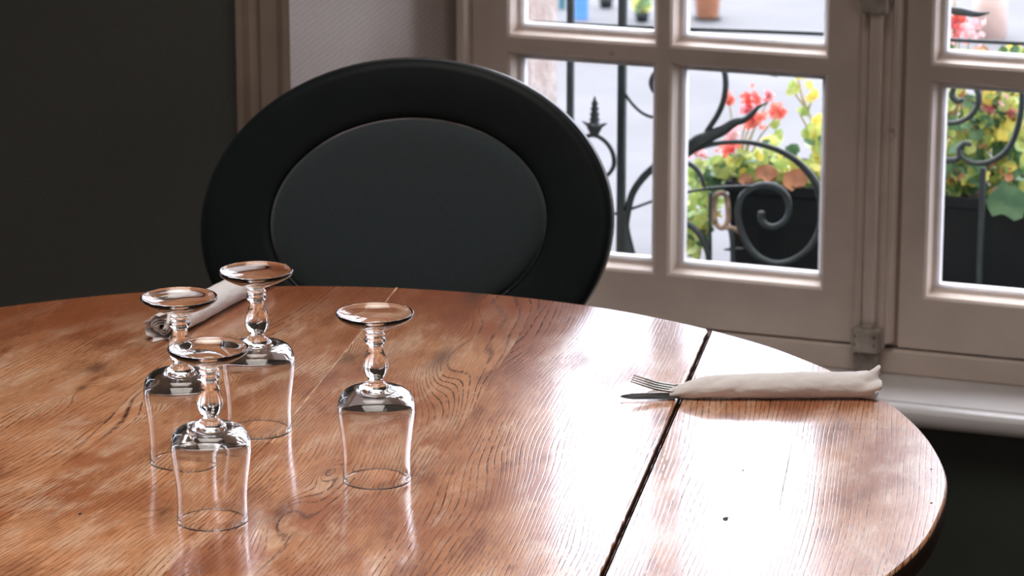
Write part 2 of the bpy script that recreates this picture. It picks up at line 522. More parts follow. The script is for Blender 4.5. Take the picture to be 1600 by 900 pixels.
def casement(s0, s1, cols):
    """one sash: outer edges s0..s1, pane columns as (left, right)"""
    bm = bmesh.new()
    xs = [s0] + [c for cc in cols for c in cc] + [s1]
    zs = [ZR] + [z for r in ROWS for z in (r, r + OPH)] + [ZT]
    F = -.001; K = .044
    def q(a, b, c, d): bm.faces.new([bm.verts.new(p) for p in (a, b, c, d)])
    for i in range(len(xs) - 1):
        for j in range(len(zs) - 1):
            if i % 2 == 1 and j % 2 == 1: continue
            for d in (F, K):
                q((xs[i], d, zs[j]), (xs[i + 1], d, zs[j]), (xs[i + 1], d, zs[j + 1]), (xs[i], d, zs[j + 1]))
    # outer sides
    for a, b in (((s0, ZR), (s1, ZR)), ((s1, ZR), (s1, ZT)), ((s1, ZT), (s0, ZT)), ((s0, ZT), (s0, ZR))):
        q((a[0], F, a[1]), (b[0], F, b[1]), (b[0], K, b[1]), (a[0], K, a[1]))
    for cc in cols:
        for r in ROWS:
            x0, x1, z0, z1 = cc[0], cc[1], r, r + OPH
            loops = []
            for ins, d in ((0, F), (.0035, F + .0035), (.0035, .006), (.0055, .024), (.0095, .027), (.0095, K)):
                loops.append([(x0 + ins, d, z0 + ins), (x1 - ins, d, z0 + ins), (x1 - ins, d, z1 - ins), (x0 + ins, d, z1 - ins)])
            # first loop steps out a little: the raised moulding edge
            for A, B in zip(loops, loops[1:]):
                for k in range(4):
                    m = (k + 1) % 4
                    q(A[k], A[m], B[m], B[k])
            # back cover up to the opening edge
            A = [(x0, K, z0), (x1, K, z0), (x1, K, z1), (x0, K, z1)]; B = loops[-1]
            for k in range(4):
                m = (k + 1) % 4
                q(A[k], A[m], B[m], B[k])
    bmesh.ops.remove_doubles(bm, verts=bm.verts, dist=1e-5)
    c = obj('casement', bm, M['frame'], win)
    for cc in cols:
        for r in ROWS:
            bm = bmesh.new()
            g = .0070
            box(bm, cc[0] + g, cc[1] - g, .0275, .0277, r + g, r + OPH - g)
            # one sheet: keep the room side only
            for f in [f for f in bm.faces if f.normal.y > -.5]: bm.faces.remove(f)
            obj('glass_pane', bm, M['pane'], c, recalc=False)
            bm = bmesh.new()
            x0, x1, z0, z1 = cc[0] + .0092, cc[1] - .0092, r + .0092, r + OPH - .0092
            t_ = .0055
            for b in ((x0, x1, z0, z0 + t_), (x0, x1, z1 - t_, z1), (x0, x0 + t_, z0 + t_, z1 - t_), (x1 - t_, x1, z0 + t_, z1 - t_)):
                box(bm, b[0], b[1], .0290, .0405, b[2], b[3])
            obj('putty_bead', bm, M['putty'], c)
    return c
casement(-.4865, .0515, [(-.438, -.2285), (-.2125, .001)])
casement(.1035, .6395, [(.1345, .344), (.360, .5965)])
# cover strip over the meeting stiles, with its grooves
bm = bmesh.new()
prism(bm, [(.047, -.0012), (.047, -.010), (.0495, -.013), (.056, -.013), (.058, -.010), (.0865, -.010), (.0885, -.014), (.094, -.014), (.0965, -.010), (.0985, -.004), (.0985, -.0012)], .462, ZT)
obj('cover_strip', bm, M['frame'], win)
bm = bmesh.new(); box(bm, .0520, .1032, .004, .040, ZR, ZT)
obj('meeting_rebate', bm, M['trim'], win)
# espagnolette: rod, guides, keeper
bm = bmesh.new()
box(bm, .060, .077, -.027, -.0135, .470, 1.95, bev=.0055, seg=3)
esp = smart(obj('espagnolette_rod', bm, M['frame'], win))
for zc in (.925, 1.55):
    bm = bmesh.new()
    box(bm, .0475, .083, -.032, -.0102, zc - .030, zc + .012, bev=.004, seg=2)
    box(bm, .0440, .0865, -.018, -.0102, zc - .018, zc + .004, bev=.002)
    obj('rod_guide', bm, M['hardware'], esp)
bm = bmesh.new()
box(bm, .048, .086, -.036, -.0102, .451, .484, bev=.005, seg=2)
box(bm, .0445, .089, -.0185, -.0102, .454, .480, bev=.002)
lathe(bm, [(0, .4825), (.0105, .4825), (.012, .488), (.0105, .4885)], 20, center=(.0685, -.022))
o = smart(obj('rod_keeper', bm, M['hardware'], win))
bm = bmesh.new()
for sx in (.054, .080):
    for zz in (.463, .474):
        r = bmesh.ops.create_uvsphere(bm, u_segments=10, v_segments=6, radius=.0022)
        for v in r['verts']: v.co = Vector((sx + v.co.x, -.0360 + v.co.y * .5, zz + v.co.z))
obj('screw', bm, M['rust'], o, smooth=True)
bm = bmesh.new()
box(bm, .0485, .082, -.022, -.0045, .4215, .4475, bev=.003, seg=2)
box(bm, .0555, .0585, -.0245, -.0215, .425, .4475)
box(bm, .0715, .0745, -.0245, -.0215, .425, .4475)
obj('floor_catch', bm, M['hardware'], win)
# interior sill with rounded nose
bm = bmesh.new()
sec = [(.055, .385), (.055, .4172), (-.1245, .4202), (-.1255, .4120), (-.1295, .4120), (-.1310, .4203)]
for k in range(9):
    a = PI / 2 + PI * k / 8
    sec.append((-.139 + .0135 * math.cos(a), .4065 + .0135 * math.sin(a)))
sec += [(-.112, .392), (-.102, .385)]
a_ = []; b_ = []
for d, z in sec:
    fr_ = max(0, min(1, (-d - 0.0) / .27))
    sl = SC - .015 - (SC - s_edge) * fr_; sr = S_RIGHT + .015 + (SC - s_edge) * fr_
    a_.append(bm.verts.new((sl, d, z))); b_.append(bm.verts.new((sr, d, z)))
bm.faces.new(a_); bm.faces.new(b_[::-1])
for i in range(len(sec)):
    j = (i + 1) % len(sec)
    bm.faces.new((a_[i], a_[j], b_[j], b_[i]))
smart(obj('window_sill', bm, M['sill'], win), 40)

# stone outside: jambs and outer sill
bm = bmesh.new()
box(bm, -2.6, -.462, .062, .275, -.1, 3.6, bev=.006)
tag(place_wall(obj('wall_outer_left', bm, M['stone'])), kind='structure')
bm = bmesh.new()
box(bm, .69, 3.0, .075, .275, -.1, 3.6, bev=.006)
tag(place_wall(obj('wall_outer_right', bm, M['stone'])), kind='structure')
bm = bmesh.new()
box(bm, -.461, .689, .0615, .33, .36, .428, bev=.006)
tag(place_wall(obj('trim_2', bm, M['iron'])), kind='structure')['label'] = 'dark outer ledge'

# ================================================================== TABLE
CT = Vector((-.217, 2.776, 0))
TR = .593
TZ = .75
SEAMS = [-.47, -.33, -.17, -.006, .152, .334]
def _loc(px, py):
    p = G(px, py, TZ); qx, qy = p.x - CT.x, p.y - CT.y; a = R(10)
    return (qx * math.cos(a) - qy * math.sin(a), qx * math.sin(a) + qy * math.cos(a))
KNOTS = [(*_loc(*q), sx_, sy_, am) for q, sx_, sy_, am in (((512, 737), .010, .030, .016), ((440, 800), .022, .085, .030), ((545, 560), .030, .07, -.026), ((128, 606), .014, .04, .016),
         ((742, 462), .030, .11, .034), ((360, 560), .022, .05, .022), ((150, 575), .03, .06, -.018), ((255, 800), .012, .05, -.012), ((690, 560), .03, .12, .03))]
M['wood'] = wood_material()
M['shaded_rim_wood'] = paint('shaded_table_edge', (.05, .024, .014), .6, .2, 30, spec=.3)  # shade on the table's sides and joint walls, put into the wood colour
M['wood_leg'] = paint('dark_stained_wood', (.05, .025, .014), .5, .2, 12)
table = empty('round_table', CT, R(-10))
tag(table, 'round wooden dining table with worn orange-brown boards and a dark open joint', 'table')
def disc_piece(x0, x1, z0, z1, bev, seed, jag0=0, jag1=0, knots=()):
    """slice of the disc between local x0 and x1 (the ends may be the rim)"""
    bm = bmesh.new()
    pts = []
    N = 150
    def X(y, e, jag, s):
        return e + jag * (noise.noise(Vector((y * 55, s, 0))) + .6 * noise.noise(Vector((y * 160, s, 4))))
    x0c = max(x0, -TR); x1c = min(x1, TR)
    def rim(th):
        r = TR + .0012 * noise.noise(Vector((math.cos(th) * 6, math.sin(th) * 6, 0)))
        return (r * math.cos(th), r * math.sin(th))
    a1 = math.acos(x1c / TR); a0 = math.acos(x0c / TR)
    up = [rim(a1 + (a0 - a1) * i / N) for i in range(N + 1)]
    dn = [rim(2 * PI - a0 + (a0 - a1) * i / N) for i in range(N + 1)]
    if x0 > -TR:
        h = up[-1][1]
        left = [(X(h - 2 * h * i / 220, x0, jag0, seed), h - 2 * h * i / 220) for i in range(1, 220)]
    else: left = []
    if x1 < TR:
        h = up[0][1]
        right = [(X(-h + 2 * h * i / 220, x1, jag1, seed + 9), -h + 2 * h * i / 220) for i in range(1, 220)]
    else: right = []
    poly = up + left + dn + right
    cl = []
    for p in poly:
        if not cl or (Vector(p) - Vector(cl[-1])).length > 2e-4: cl.append(p)
    if (Vector(cl[0]) - Vector(cl[-1])).length < 2e-4: cl.pop()
    def loop(z, ins):
        out = []
        for i, (x, y) in enumerate(cl):
            a = Vector(cl[i - 1]); b = Vector(cl[(i + 1) % len(cl)])
            tt = (b - a).normalized(); nn = Vector((-tt.y, tt.x))
            out.append(bm.verts.new((x + nn.x * ins, y + nn.y * ins, z)))
        return out
    L = [loop(z1, bev), loop(z1 - bev * .35, bev * .35), loop(z1 - bev, 0), loop(z0 + .006, 0), loop(z0, .006)]
    bm.faces.new(L[0]); bm.faces.new(L[-1][::-1])
    for A, B in zip(L, L[1:]):
        for i in range(len(A)):
            j = (i + 1) % len(A)
            bm.faces.new((A[i], B[i], B[j], A[j]))
    return bm
THK = .026
b_tt = smart(obj('tabletop', disc_piece(-9, .3328, TZ - THK, TZ, .0025, 1, 0, .0007), M['wood'], table), 50)
b_lf = smart(obj('table_leaf', disc_piece(.3354, 9, TZ - THK, TZ, .0025, 2, .0007, 0), M['wood'], table), 50)
for o in (b_tt, b_lf):
    for p in o.data.polygons:
        if abs(p.normal.z) > .99: p.use_smooth = False
    o.data.materials.append(M['shaded_rim_wood'])
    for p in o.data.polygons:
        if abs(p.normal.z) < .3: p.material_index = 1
tag(b_lf, 'table leaf right of the dark open joint')
# dark fill deep in the joint
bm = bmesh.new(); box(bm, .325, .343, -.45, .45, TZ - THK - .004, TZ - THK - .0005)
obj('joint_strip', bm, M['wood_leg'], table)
# grooves of the glued boards are cut as thin dark-edged slivers by boolean-free inlays: worm holes and cracks
M['dark_wood'] = paint('dark_wood_recess', (.02, .012, .008), .8, .1)
def local(p):
    q = Vector((p.x - CT.x, p.y - CT.y)); a = R(10)
    return (q.x * math.cos(a) - q.y * math.sin(a), q.x * math.sin(a) + q.y * math.cos(a))
def blob(bm, px, py, rx, ry, seed):
    x, y = local(G(px, py, TZ))
    vs = []
    for k in range(14):
        a = 2 * PI * k / 14; r = 1 + .45 * noise.noise(Vector((math.cos(a) * 1.3, math.sin(a) * 1.3, seed)))
        vs.append((x + rx * r * math.cos(a), y + ry * r * math.sin(a)))
    top = [bm.verts.new((a, b, TZ + .00025)) for a, b in vs]
    bot = [bm.verts.new((a, b, TZ - .0005)) for a, b in vs]
    bm.faces.new(top)
    for i in range(14): bm.faces.new((top[i], bot[i], bot[(i + 1) % 14], top[(i + 1) % 14]))
for i, (px, py, rx, ry) in enumerate(((1134, 811, .0023, .0042), (1455, 786, .0010, .0016), (1455, 733, .0008, .0012), (125, 803, .0014, .0028), (1161, 735, .0007, .0012), (1225, 640, .0006, .001))):
    bm = bmesh.new(); blob(bm, px, py, rx, ry, i * 3.7)
    obj('worm_hole', bm, M['dark_wood'], table)
def crack(pts, w, seed, name='crack', mat='dark_wood'):
    P = [Vector(local(G(x, y, TZ))) for x, y in pts]
    C = [Vector((p.x, p.y, 0)) for p in P]
    C = catmull(C, 10)
    bm = bmesh.new(); L_ = []; R_ = []
    for i, c in enumerate(C):
        a = C[max(0, i - 1)]; b = C[min(len(C) - 1, i + 1)]; t_ = (b - a).normalized(); nn = Vector((-t_.y, t_.x, 0))
        f = math.sin(PI * (i + .5) / len(C)) ** .4
        k = .5 + .5 * abs(noise.noise(Vector((i * .7, seed, 0)))) * 2
        j = nn * w * .6 * noise.noise(Vector((i * .5, seed, 7)))
        L_.append(bm.verts.new(c + j + nn * w * f * k + Vector((0, 0, TZ + .0002)))); R_.append(bm.verts.new(c + j - nn * w * f * k + Vector((0, 0, TZ + .0002))))
    for i in range(len(C) - 1):
        bm.faces.new((L_[i], R_[i], R_[i + 1], L_[i + 1]))
    return obj(name, bm, M[mat], table)
crack([(1255, 666), (1300, 669), (1350, 670), (1400, 671), (1432, 672)], .00035, 1)
crack([(1238, 690), (1230, 730), (1222, 770), (1218, 800)], .0004, 2)
M['pale_wear'] = paint('pale_wood_wear', (.66, .46, .32), .5, .15, 60)
def seamline(x, seed, w=.0008, y0=None, y1=None, mat='dark_wood', name='board_joint'):
    h = math.sqrt(TR * TR - x * x) - .001
    y0 = -h if y0 is None else y0; y1 = h if y1 is None else y1
    bm = bmesh.new(); L_ = []; R_ = []
    N = 160
    for i in range(N + 1):
        y = y0 + (y1 - y0) * i / N
        k = .25 + .9 * abs(noise.noise(Vector((y * 30, seed, 0))))
        c = x + .0004 * noise.noise(Vector((y * 60, seed, 5)))
        L_.append(bm.verts.new((c - w * k, y, TZ + .00018))); R_.append(bm.verts.new((c + w * k, y, TZ + .00018)))
    for i in range(N): bm.faces.new((L_[i], R_[i], R_[i + 1], L_[i + 1]))
    return obj(name, bm, M[mat], table)
seamline(.152, 3, .0005, .24)
seamline(-.006, 4, .0011, .05, None, 'pale_wear')
seamline(-.17, 5, .0004, .0)
# apron, legs
bm = bmesh.new()
lathe(bm, [(.46, TZ - THK - .001), (.46, TZ - .11), (.44, TZ - .11), (.44, TZ - THK - .001)], 72)
obj('apron', bm, M['wood_leg'], table)
for sx in (-1, 1):
    for sy in (-1, 1):
        bm = bmesh.new()
        lathe(bm, [(.020, 0), (.024, .01), (.018, .04), (.026, .30), (.030, .50), (.022, .53), (.031, .55), (.032, TZ - THK - .002)], 24, True, True, center=(sx * .30, sy * .30))
        obj('leg', bm, M['wood_leg'], table, smooth=True)

# ================================================================== STEMMED GLASSES
def glass_proto():
    root = empty('wine_glass')
    # bowl: outer then inner wall, upside down, rim on the table
    O_ = [(.0288, .0000), (.0293, .0004), (.0290, .006), (.0288, .012), (.0289, .020), (.0295, .030), (.0306, .040), (.0319, .050), (.0328, .058), (.0330, .064),
          (.0326, .069), (.0314, .0735), (.0292, .0770), (.0260, .0795), (.0220, .0812), (.0175, .0824), (.0135, .0834), (.0105, .0848), (.0088, .0866)]
    I_ = [(.0, .0788), (.006, .0786), (.0120, .0780), (.0175, .0772), (.0220, .0758), (.0256, .0738), (.0284, .0710), (.0303, .0676), (.0312, .0630), (.0313, .058), (.0306, .050),
          (.0294, .040), (.0283, .030), (.0277, .020), (.0276, .012), (.0278, .006), (.0275, .0016), (.0278, .0004)]
    def sm(pr, n=4):
        c = catmull([(r, z, 0) for r, z in pr], n)
        return [(max(0, p.x), p.y) for p in c]
    bm = bmesh.new()
    prof = sm(I_) + sm(O_)
    lathe(bm, prof, 96)
    obj('bowl', bm, M['glass'], root, smooth=True)
    bm = bmesh.new()
    St = [(.0088, .0866), (.0070, .0880), (.0064, .0898), (.0076, .0922), (.0096, .0955), (.0108, .0995), (.0110, .1030), (.0101, .1075), (.0084, .1120), (.0070, .1160), (.0064, .1190),
          (.0068, .1212), (.0086, .1226), (.0094, .1245), (.0086, .1264), (.0074, .1276), (.0082, .1288), (.0086, .1298), (.0078, .1308), (.0072, .1318)]
    lathe(bm, sm(St), 64)
    obj('stem', bm, M['glass'], root, smooth=True)
    bm = bmesh.new()
    Fo = [(.0072, .1318), (.0082, .1330), (.0110, .1346), (.0160, .1366), (.0220, .1392), (.0280, .1424), (.0315, .1448), (.0329, .1464), (.0333, .1478), (.0329, .1489),
          (.0318, .1488), (.0300, .1470), (.0260, .1444), (.0210, .1420), (.0150, .1400), (.0090, .1388), (.0040, .1384), (0, .1383)]
    lathe(bm, sm(Fo), 96)
    obj('foot', bm, M['glass'], root, smooth=True)
    return root
def copy_tree(o, parent=None):
    c = o.copy(); col.objects.link(c); c.parent = parent
    for ch in [x for x in bpy.data.objects if x.parent == o]:
        copy_tree(ch, c)
    return c
gp = glass_proto()
spots = [((588.5, 749), 0, 'upturned clear stemmed glass standing alone, right of the other three'),
         ((332, 813), 40, 'upturned clear stemmed glass nearest the front, in the cluster of three'),
         ((405, 672), 80, 'upturned clear stemmed glass farthest back, its foot in front of the black chair'),
         ((286.5, 720), 130, 'upturned clear stemmed glass at far left, half hidden behind the front glass')]
for i, (q, a, lab) in enumerate(spots):
    g = gp if i == 0 else copy_tree(gp)
    p = G(q[0], q[1], TZ)
    g.location = (p.x, p.y, TZ + .0002)
    g.rotation_euler = (0, 0, R(a))
    tag(g, lab, 'glass', 'upturned glasses on the table')

# ================================================================== NAPKINS WITH CUTLERY
def napkin_roll(root, L, r0, r1, seed, flare=True, open_start=False, tip=.45):
    """paper rolled along +x from 0 to L, resting on z = 0"""
    bm = bmesh.new()
    n, seg = 90, 64
    rings = []
    for i in range(n + 1):
        u = i / n
        x = u * L
        r = r0 + (r1 - r0) * min(1, u * 1.6)
        if tip and u < .22:
            r *= tip + (1 - tip) * math.sin(PI / 2 * u / .22)
        fl = 0
        if flare and u > .90:
            fl = (u - .90) / .10
        if open_start and u < .14:
            fl = (1 - u / .14)
        ring = []
        for k in range(seg):
            a = 2 * PI * k / seg
            w = 1 + .05 * noise.noise(Vector((u * 5, math.cos(a) * 1.1, math.sin(a) * 1.1 + seed)))
            # diagonal paper folds
            ph = a * 2 + u * 16 + seed
            w += .085 * (abs(math.sin(ph)) - .5) * (1 if u < .35 else .3) + ((.10 + .25 * fl) if not open_start else .07) * fl * math.sin(a * (5 if not open_start else 9) + seed + u * 30)
            w += .035 * noise.noise(Vector((u * 26, math.cos(a) * 3, math.sin(a) * 3 + seed)))
            rr = r * w * (1 + (.16 if not open_start else .06) * fl)
            xx = x + (.010 * fl * noise.noise(Vector((math.cos(a) * 2, math.sin(a) * 2, seed + 3))) * (1 if not open_start else -1.4))
            zz = rr * math.sin(a) * .92
            ring.append(bm.verts.new((xx, rr * math.cos(a) * 1.12, max(zz + r * .92, .0004))))
        rings.append(ring)
    for A, B in zip(rings, rings[1:]):
        for k in range(seg):
            j = (k + 1) % seg
            bm.faces.new((A[k], A[j], B[j], B[k]))
    o = obj('paper_wrap', bm, M['napkin'], root, smooth=True)
    sd = o.modifiers.new('paper', 'SOLIDIFY'); sd.thickness = .0006; sd.offset = -1
    # inner turns of the roll, seen at the open end
    bm = bmesh.new()
    cx, cz = 0, (r1 if not open_start else r0) * .92
    turns = 2.6; rows = []
    xs = (L * .55, L * .80, L * .975) if not open_start else (L * .45, L * .2, L * .015)
    for x in xs:
        row = []
        for k in range(97):
            a = turns * 2 * PI * k / 96
            rr = (r1 if not open_start else r0) * (.80 - .55 * k / 96) * (1 + .05 * math.sin(5 * a + seed))
            row.append(bm.verts.new((x + .003 * math.sin(a * 2 + seed), rr * math.cos(a), cz + rr * math.sin(a) * .85)))
        rows.append(row)
    for A, B in zip(rows, rows[1:]):
        for k in range(96): bm.faces.new((A[k], A[k + 1], B[k + 1], B[k]))
    o2 = obj('inner_turns', bm, M['napkin'], root, smooth=True)
    sd = o2.modifiers.new('paper', 'SOLIDIFY'); sd.thickness = .0004
    return o

def fork(root, x0, z0, rise):
    """fork head pointing to -x, handle hidden in the roll; x0 = shoulder"""
    bm = bmesh.new()
    for k in range(4):
        y = (k - 1.5) * .0054
        pts = [(x0 - .040, y * .98, z0 + rise * 1.0), (x0 - .028, y, z0 + rise * .62), (x0 - .014, y, z0 + rise * .25), (x0 + .002, y, z0 + .0006)]
        sweep(bm, pts, [.0006, .0010, .0012, .0013], 8, 5, flat=1.0)
    pts = [(x0 - .001, 0, z0 + .0006), (x0 + .008, 0, z0), (x0 + .014, 0, z0), (x0 + .018, 0, z0 + .001), (x0 + .022, 0, z0 + .002)]
    sweep(bm, pts, [.0012, .0014, .0013, .0012, .0014], 12, 6, flat=4.5, ups=(0, 0, 1))
    return obj('fork_head', bm, M['steel'], root, smooth=True)
def knife(root, x0, x1, y, z):
    bm = bmesh.new()
    n = 24; A = []; B = []; C_ = []; D = []
    Lk = x1 - x0
    for i in range(n + 1):
        u = i / n
        x = x0 + Lk * u
        w = .0052 * min(1, (u / .22)) ** .55 if u > 0 else .0001
        th = .0008 + .0005 * u
        A.append(bm.verts.new((x, y - w, z))); B.append(bm.verts.new((x, y + w * .8, z + th))); D.append(bm.verts.new((x, y + w * .8, z - th)))
    for i in range(n):
        bm.faces.new((A[i], A[i + 1], B[i + 1], B[i])); bm.faces.new((A[i], D[i], D[i + 1], A[i + 1])); bm.faces.new((B[i], B[i + 1], D[i + 1], D[i]))
    bm.faces.new((A[-1], D[-1], B[-1]))
    return obj('knife_blade', bm, M['steel'], root, smooth=False)

# right roll: its axis runs almost along the picture
pa = G(1046, 628, TZ); pb = G(1372, 626, TZ)
ang = math.atan2(pb.y - pa.y, pb.x - pa.x)
nr = empty('cutlery_napkin_roll', (pa.x, pa.y + .012, TZ + .0002), ang)
tag(nr, 'white paper napkin rolled round a fork and knife, at the right beside the window', 'napkin')
Lr = (pb - pa).length
napkin_roll(nr, Lr, .0105, .0128, 1.3, flare=True, tip=.42)
f_ = fork(nr, .006, .0065, .0085)
f_.location = (0, .006, .0006); f_.rotation_euler = (R(5), 0, R(-13))
tag(f_, 'steel fork head with four tines')
k_ = knife(nr, -.0455, .010, 0, 0)
k_.location = (0, -.0035, .0030); k_.rotation_euler = (R(14), 0, R(2))
# loose flap of paper beside the fork
bm = bmesh.new()
rows = []
for i in range(9):
    u = i / 8
    rows.append([bm.verts.new((-.020 + .050 * u + .004 * v_, .004 + .014 * v_, .0012 + .006 * u * v_ + .0022 * math.sin(6 * v_ + 3 * u) + .003)) for v_ in [k / 8 * (u ** .6) for k in range(9)]])
for A, B in zip(rows, rows[1:]):
    for k in range(8): bm.faces.new((A[k], A[k + 1], B[k + 1], B[k]))
fl = obj('paper_flap', bm, M['napkin'], nr, smooth=True)
sd = fl.modifiers.new('paper', 'SOLIDIFY'); sd.thickness = .0005

# left roll, pointing away behind the glasses
pa = G(250, 533, TZ); pb = G(382, 462, TZ)
ang = math.atan2(pb.y - pa.y, pb.x - pa.x)
nl = empty('cutlery_napkin_roll', (pa.x, pa.y, TZ + .0002), ang)
tag(nl, 'white paper napkin roll lying behind the three clustered glasses at left', 'napkin')
napkin_roll(nl, .225, .0135, .0135, 4.1, flare=False, open_start=True, tip=0)
bm = bmesh.new()
for i in range(3):
    box(bm, .004 + .002 * i, .16, -.0075 + i * .0055, -.0040 + i * .0055, .006 + .002 * i, .0125 + .001 * i, bev=.0012, seg=2)
h_ = obj('cutlery_handles', bm, M['steel'], nl)

# ================================================================== CHAIR
YA = R(10); TI = R(14)
CC = Vector((-.11, 3.62, .75))
chair = empty('oval_back_chair', (CC.x, CC.y, 0), -YA)
tag(chair, 'black oval-backed chair with a charcoal padded centre, pushed up behind the table', 'chair')
tilt = Matrix.Rotation(-TI, 4, 'X')
ell_out = ((-.0101, .0032), .2344, .1857, R(6.5))
ell_in = ((-.0062, .0063), .1567, .1149, R(5.6))
def ept(e, a, k=1.0):
    (cx, cy), A, B, rr = e
    x, y = A * k * math.cos(a), B * k * math.sin(a)
    return (cx + x * math.cos(rr) - y * math.sin(rr), cy + x * math.sin(rr) + y * math.cos(rr))
N = 128
def ering(bm, e, y, dk=0.0):
    (c, A, B, rr) = e
    e2 = (c, A + dk, B + dk, rr)
    return [bm.verts.new((ept(e2, 2 * PI * i / N)[0], y, ept(e2, 2 * PI * i / N)[1])) for i in range(N)]
def stitch(bm, A, B):
    for i in range(len(A)):
        j = (i + 1) % len(A)
        bm.faces.new((A[i], A[j], B[j], B[i]))
bm = bmesh.new()   # back frame: flat ring with rounded edges; local -y faces the table
rg = [ering(bm, ell_in, .010, .004), ering(bm, ell_in, -.006, .001), ering(bm, ell_in, -.0095, .004), ering(bm, ell_in, -.0115, .012), ering(bm, ell_out, -.0135, -.012), ering(bm, ell_out, -.0115, -.004),
      ering(bm, ell_out, -.005, .0), ering(bm, ell_out, .010, .0), ering(bm, ell_out, .018, -.004), ering(bm, ell_out, .020, -.010), ering(bm, ell_in, .020, .010), ering(bm, ell_in, .016, .004)]
for A, B in zip(rg, rg[1:] + rg[:1]): stitch(bm, A, B)
bf = obj('back_frame', bm, M['chair_black'], chair, smooth=True)
bm = bmesh.new()   # padded centre
rg = [ering(bm, ell_in, .008, .0), ering(bm, ell_in, -.0085, .0)]
for k in range(1, 9):
    u = k / 8
    rg.append(ering(bm, (ell_in[0], ell_in[1] * (1 - .96 * u ** 1.6), ell_in[2] * (1 - .96 * u ** 1.6), ell_in[3]), -.0085 - .017 * math.sin(PI / 2 * u) ** .55))
for A, B in zip(rg, rg[1:]): stitch(bm, A, B)
bm.faces.new(rg[-1]); bm.faces.new(rg[0][::-1])
bp = obj('back_cushion', bm, M['chair_pad'], chair, smooth=True)
tag(bp, 'charcoal fabric pad')
for o in (bf, bp):
    o.matrix_local = Matrix.Translation((0, 0, CC.z)) @ tilt
bm = bmesh.new()   # satin edge round the back
rg = [ering(bm, ell_out, -.0070, -.0025), ering(bm, ell_out, -.0066, .0006), ering(bm, ell_out, -.004, .0010), ering(bm, ell_out, .012, .0012), ering(bm, ell_out, .0185, -.0030), ering(bm, ell_out, .0185, -.006), ering(bm, ell_out, .0, -.006), ering(bm, ell_out, -.0060, -.006)]
for A, B in zip(rg, rg[1:] + rg[:1]): stitch(bm, A, B)
obj('edge_band', bm, M['edge'], bf, smooth=True)
# posts, seat and legs below the table line
for sx in (-1, 1):
    bm = bmesh.new()
    sweep(bm, [(sx * .11, -.052, .44), (sx * .11, -.040, .50), (sx * .125, -.026, .59), (sx * .15, -.012, .632)], [.014, .013, .013, .012], 12, 5)
    obj('back_post', bm, M['chair_black'], chair, smooth=True)
    for sy, y in ((-1, -.40), (1, -.06)):
        bm = bmesh.new()
        lathe(bm, [(.010, 0), (.013, .01), (.020, .30), (.024, .37), (.016, .385), (.024, .40), (.024, .42)], 20, True, True, center=(sx * .19, y))
        obj('leg', bm, M['chair_black'], chair, smooth=True)
bm = bmesh.new(); box(bm, -.22, .22, -.43, -.035, .385, .435, bev=.015, seg=3)
obj('seat_rail', bm, M['chair_black'], chair)
bm = bmesh.new(); box(bm, -.21, .21, -.42, -.045, .430, .480, bev=.022, seg=4)
obj('seat_cushion', bm, M['chair_pad'], chair, smooth=True)

# ================================================================== RAILING
DRL = .17
rail = empty('wrought_iron_railing', OW, -TH)
tag(rail, 'black wrought-iron railing with scrolls and bars outside the window', 'railing')
def tr(pts, d=DRL):
    out = []
    for p in pts:
        dd = d + (p[3] if len(p) > 3 else 0)
        s, z = W(p[0], p[1], dd)
        out.append((s, dd, z))
    return out
PXM = 1 / 1190.0    # metres per photo pixel at the railing
def iron(name, pts, w, flat=1.0, d=DRL, mat='iron', parent=rail, n=6):
    """pts: photo directions; w: thickness in photo pixels, one value or one per point"""
    if isinstance(w, (int, float)): w = [w] * len(pts)
    bm = bmesh.new()
    sweep(bm, tr(pts, d), [x * PXM / 2 for x in w], 10, n, flat=flat * 1.1, ups=(0, 1, 0))
    return obj(name, bm, M[mat], parent, smooth=True)
iron('top_bar', [(818, 34.5), (1054, 44.5), (1290, 53), (1600, 68), (1900, 83)], 6)
bm = bmesh.new(); box(bm, -.464, .69, DRL - .008, DRL + .008, .448, .456, bev=.0008)
obj('bottom_bar', bm, M['iron'], rail)
for x, w_ in ((891, 11), (971.5, 13)):
    s = W(x, 200, DRL)[0]; h = w_ * PXM / 2
    bm = bmesh.new(); box(bm, s - h, s + h, DRL - h, DRL + h, .430, .96, bev=.0012)
    o = obj('upright_bar', bm, M['iron'], rail)
iron('bar_foot', [(974, 330), (977, 365), (982, 402)], [12, 16, 24])
iron('scroll', [(967, 110), (972, 135), (984, 157), (1003, 176), (1024, 183), (1048, 178), (1065, 158), (1068, 132), (1055, 112), (1037, 106), (1023, 115), (1018, 130), (1024, 143), (1034, 143)],
     [5, 5, 5, 5, 6, 6, 7, 7, 7, 7, 8, 9, 9, 8])
iron('scroll', [(895, 260), (897, 235), (908, 218), (927, 211), (945, 220), (957, 238), (959, 258), (951, 272), (940, 279)], [5, 5, 6, 7, 7, 7, 7, 6, 5])
iron('scroll', [(1030, 254), (1005, 277), (988, 303), (980, 335), (976, 365)], [12, 12, 11, 11, 11])
iron('tie_rod', [(935, 338), (960, 334), (990, 325), (1023, 313), (1060, 303), (1110, 294), (1160, 291), (1200, 291)], 4.5)
iron('scroll', [(1095, 222), (1108, 200), (1122, 178), (1131, 155), (1134, 130), (1131, 108), (1122, 88), (1105, 70)], [10, 9, 9, 9, 9, 9, 9, 8])
iron('dragon_branch', [(1056, 252), (1075, 233), (1092, 220), (1110, 212), (1130, 203), (1148, 191), (1163, 187), (1175, 178), (1184, 168), (1200, 160)], [14, 20, 23, 19, 17, 14, 10, 9, 6, 2], n=8)
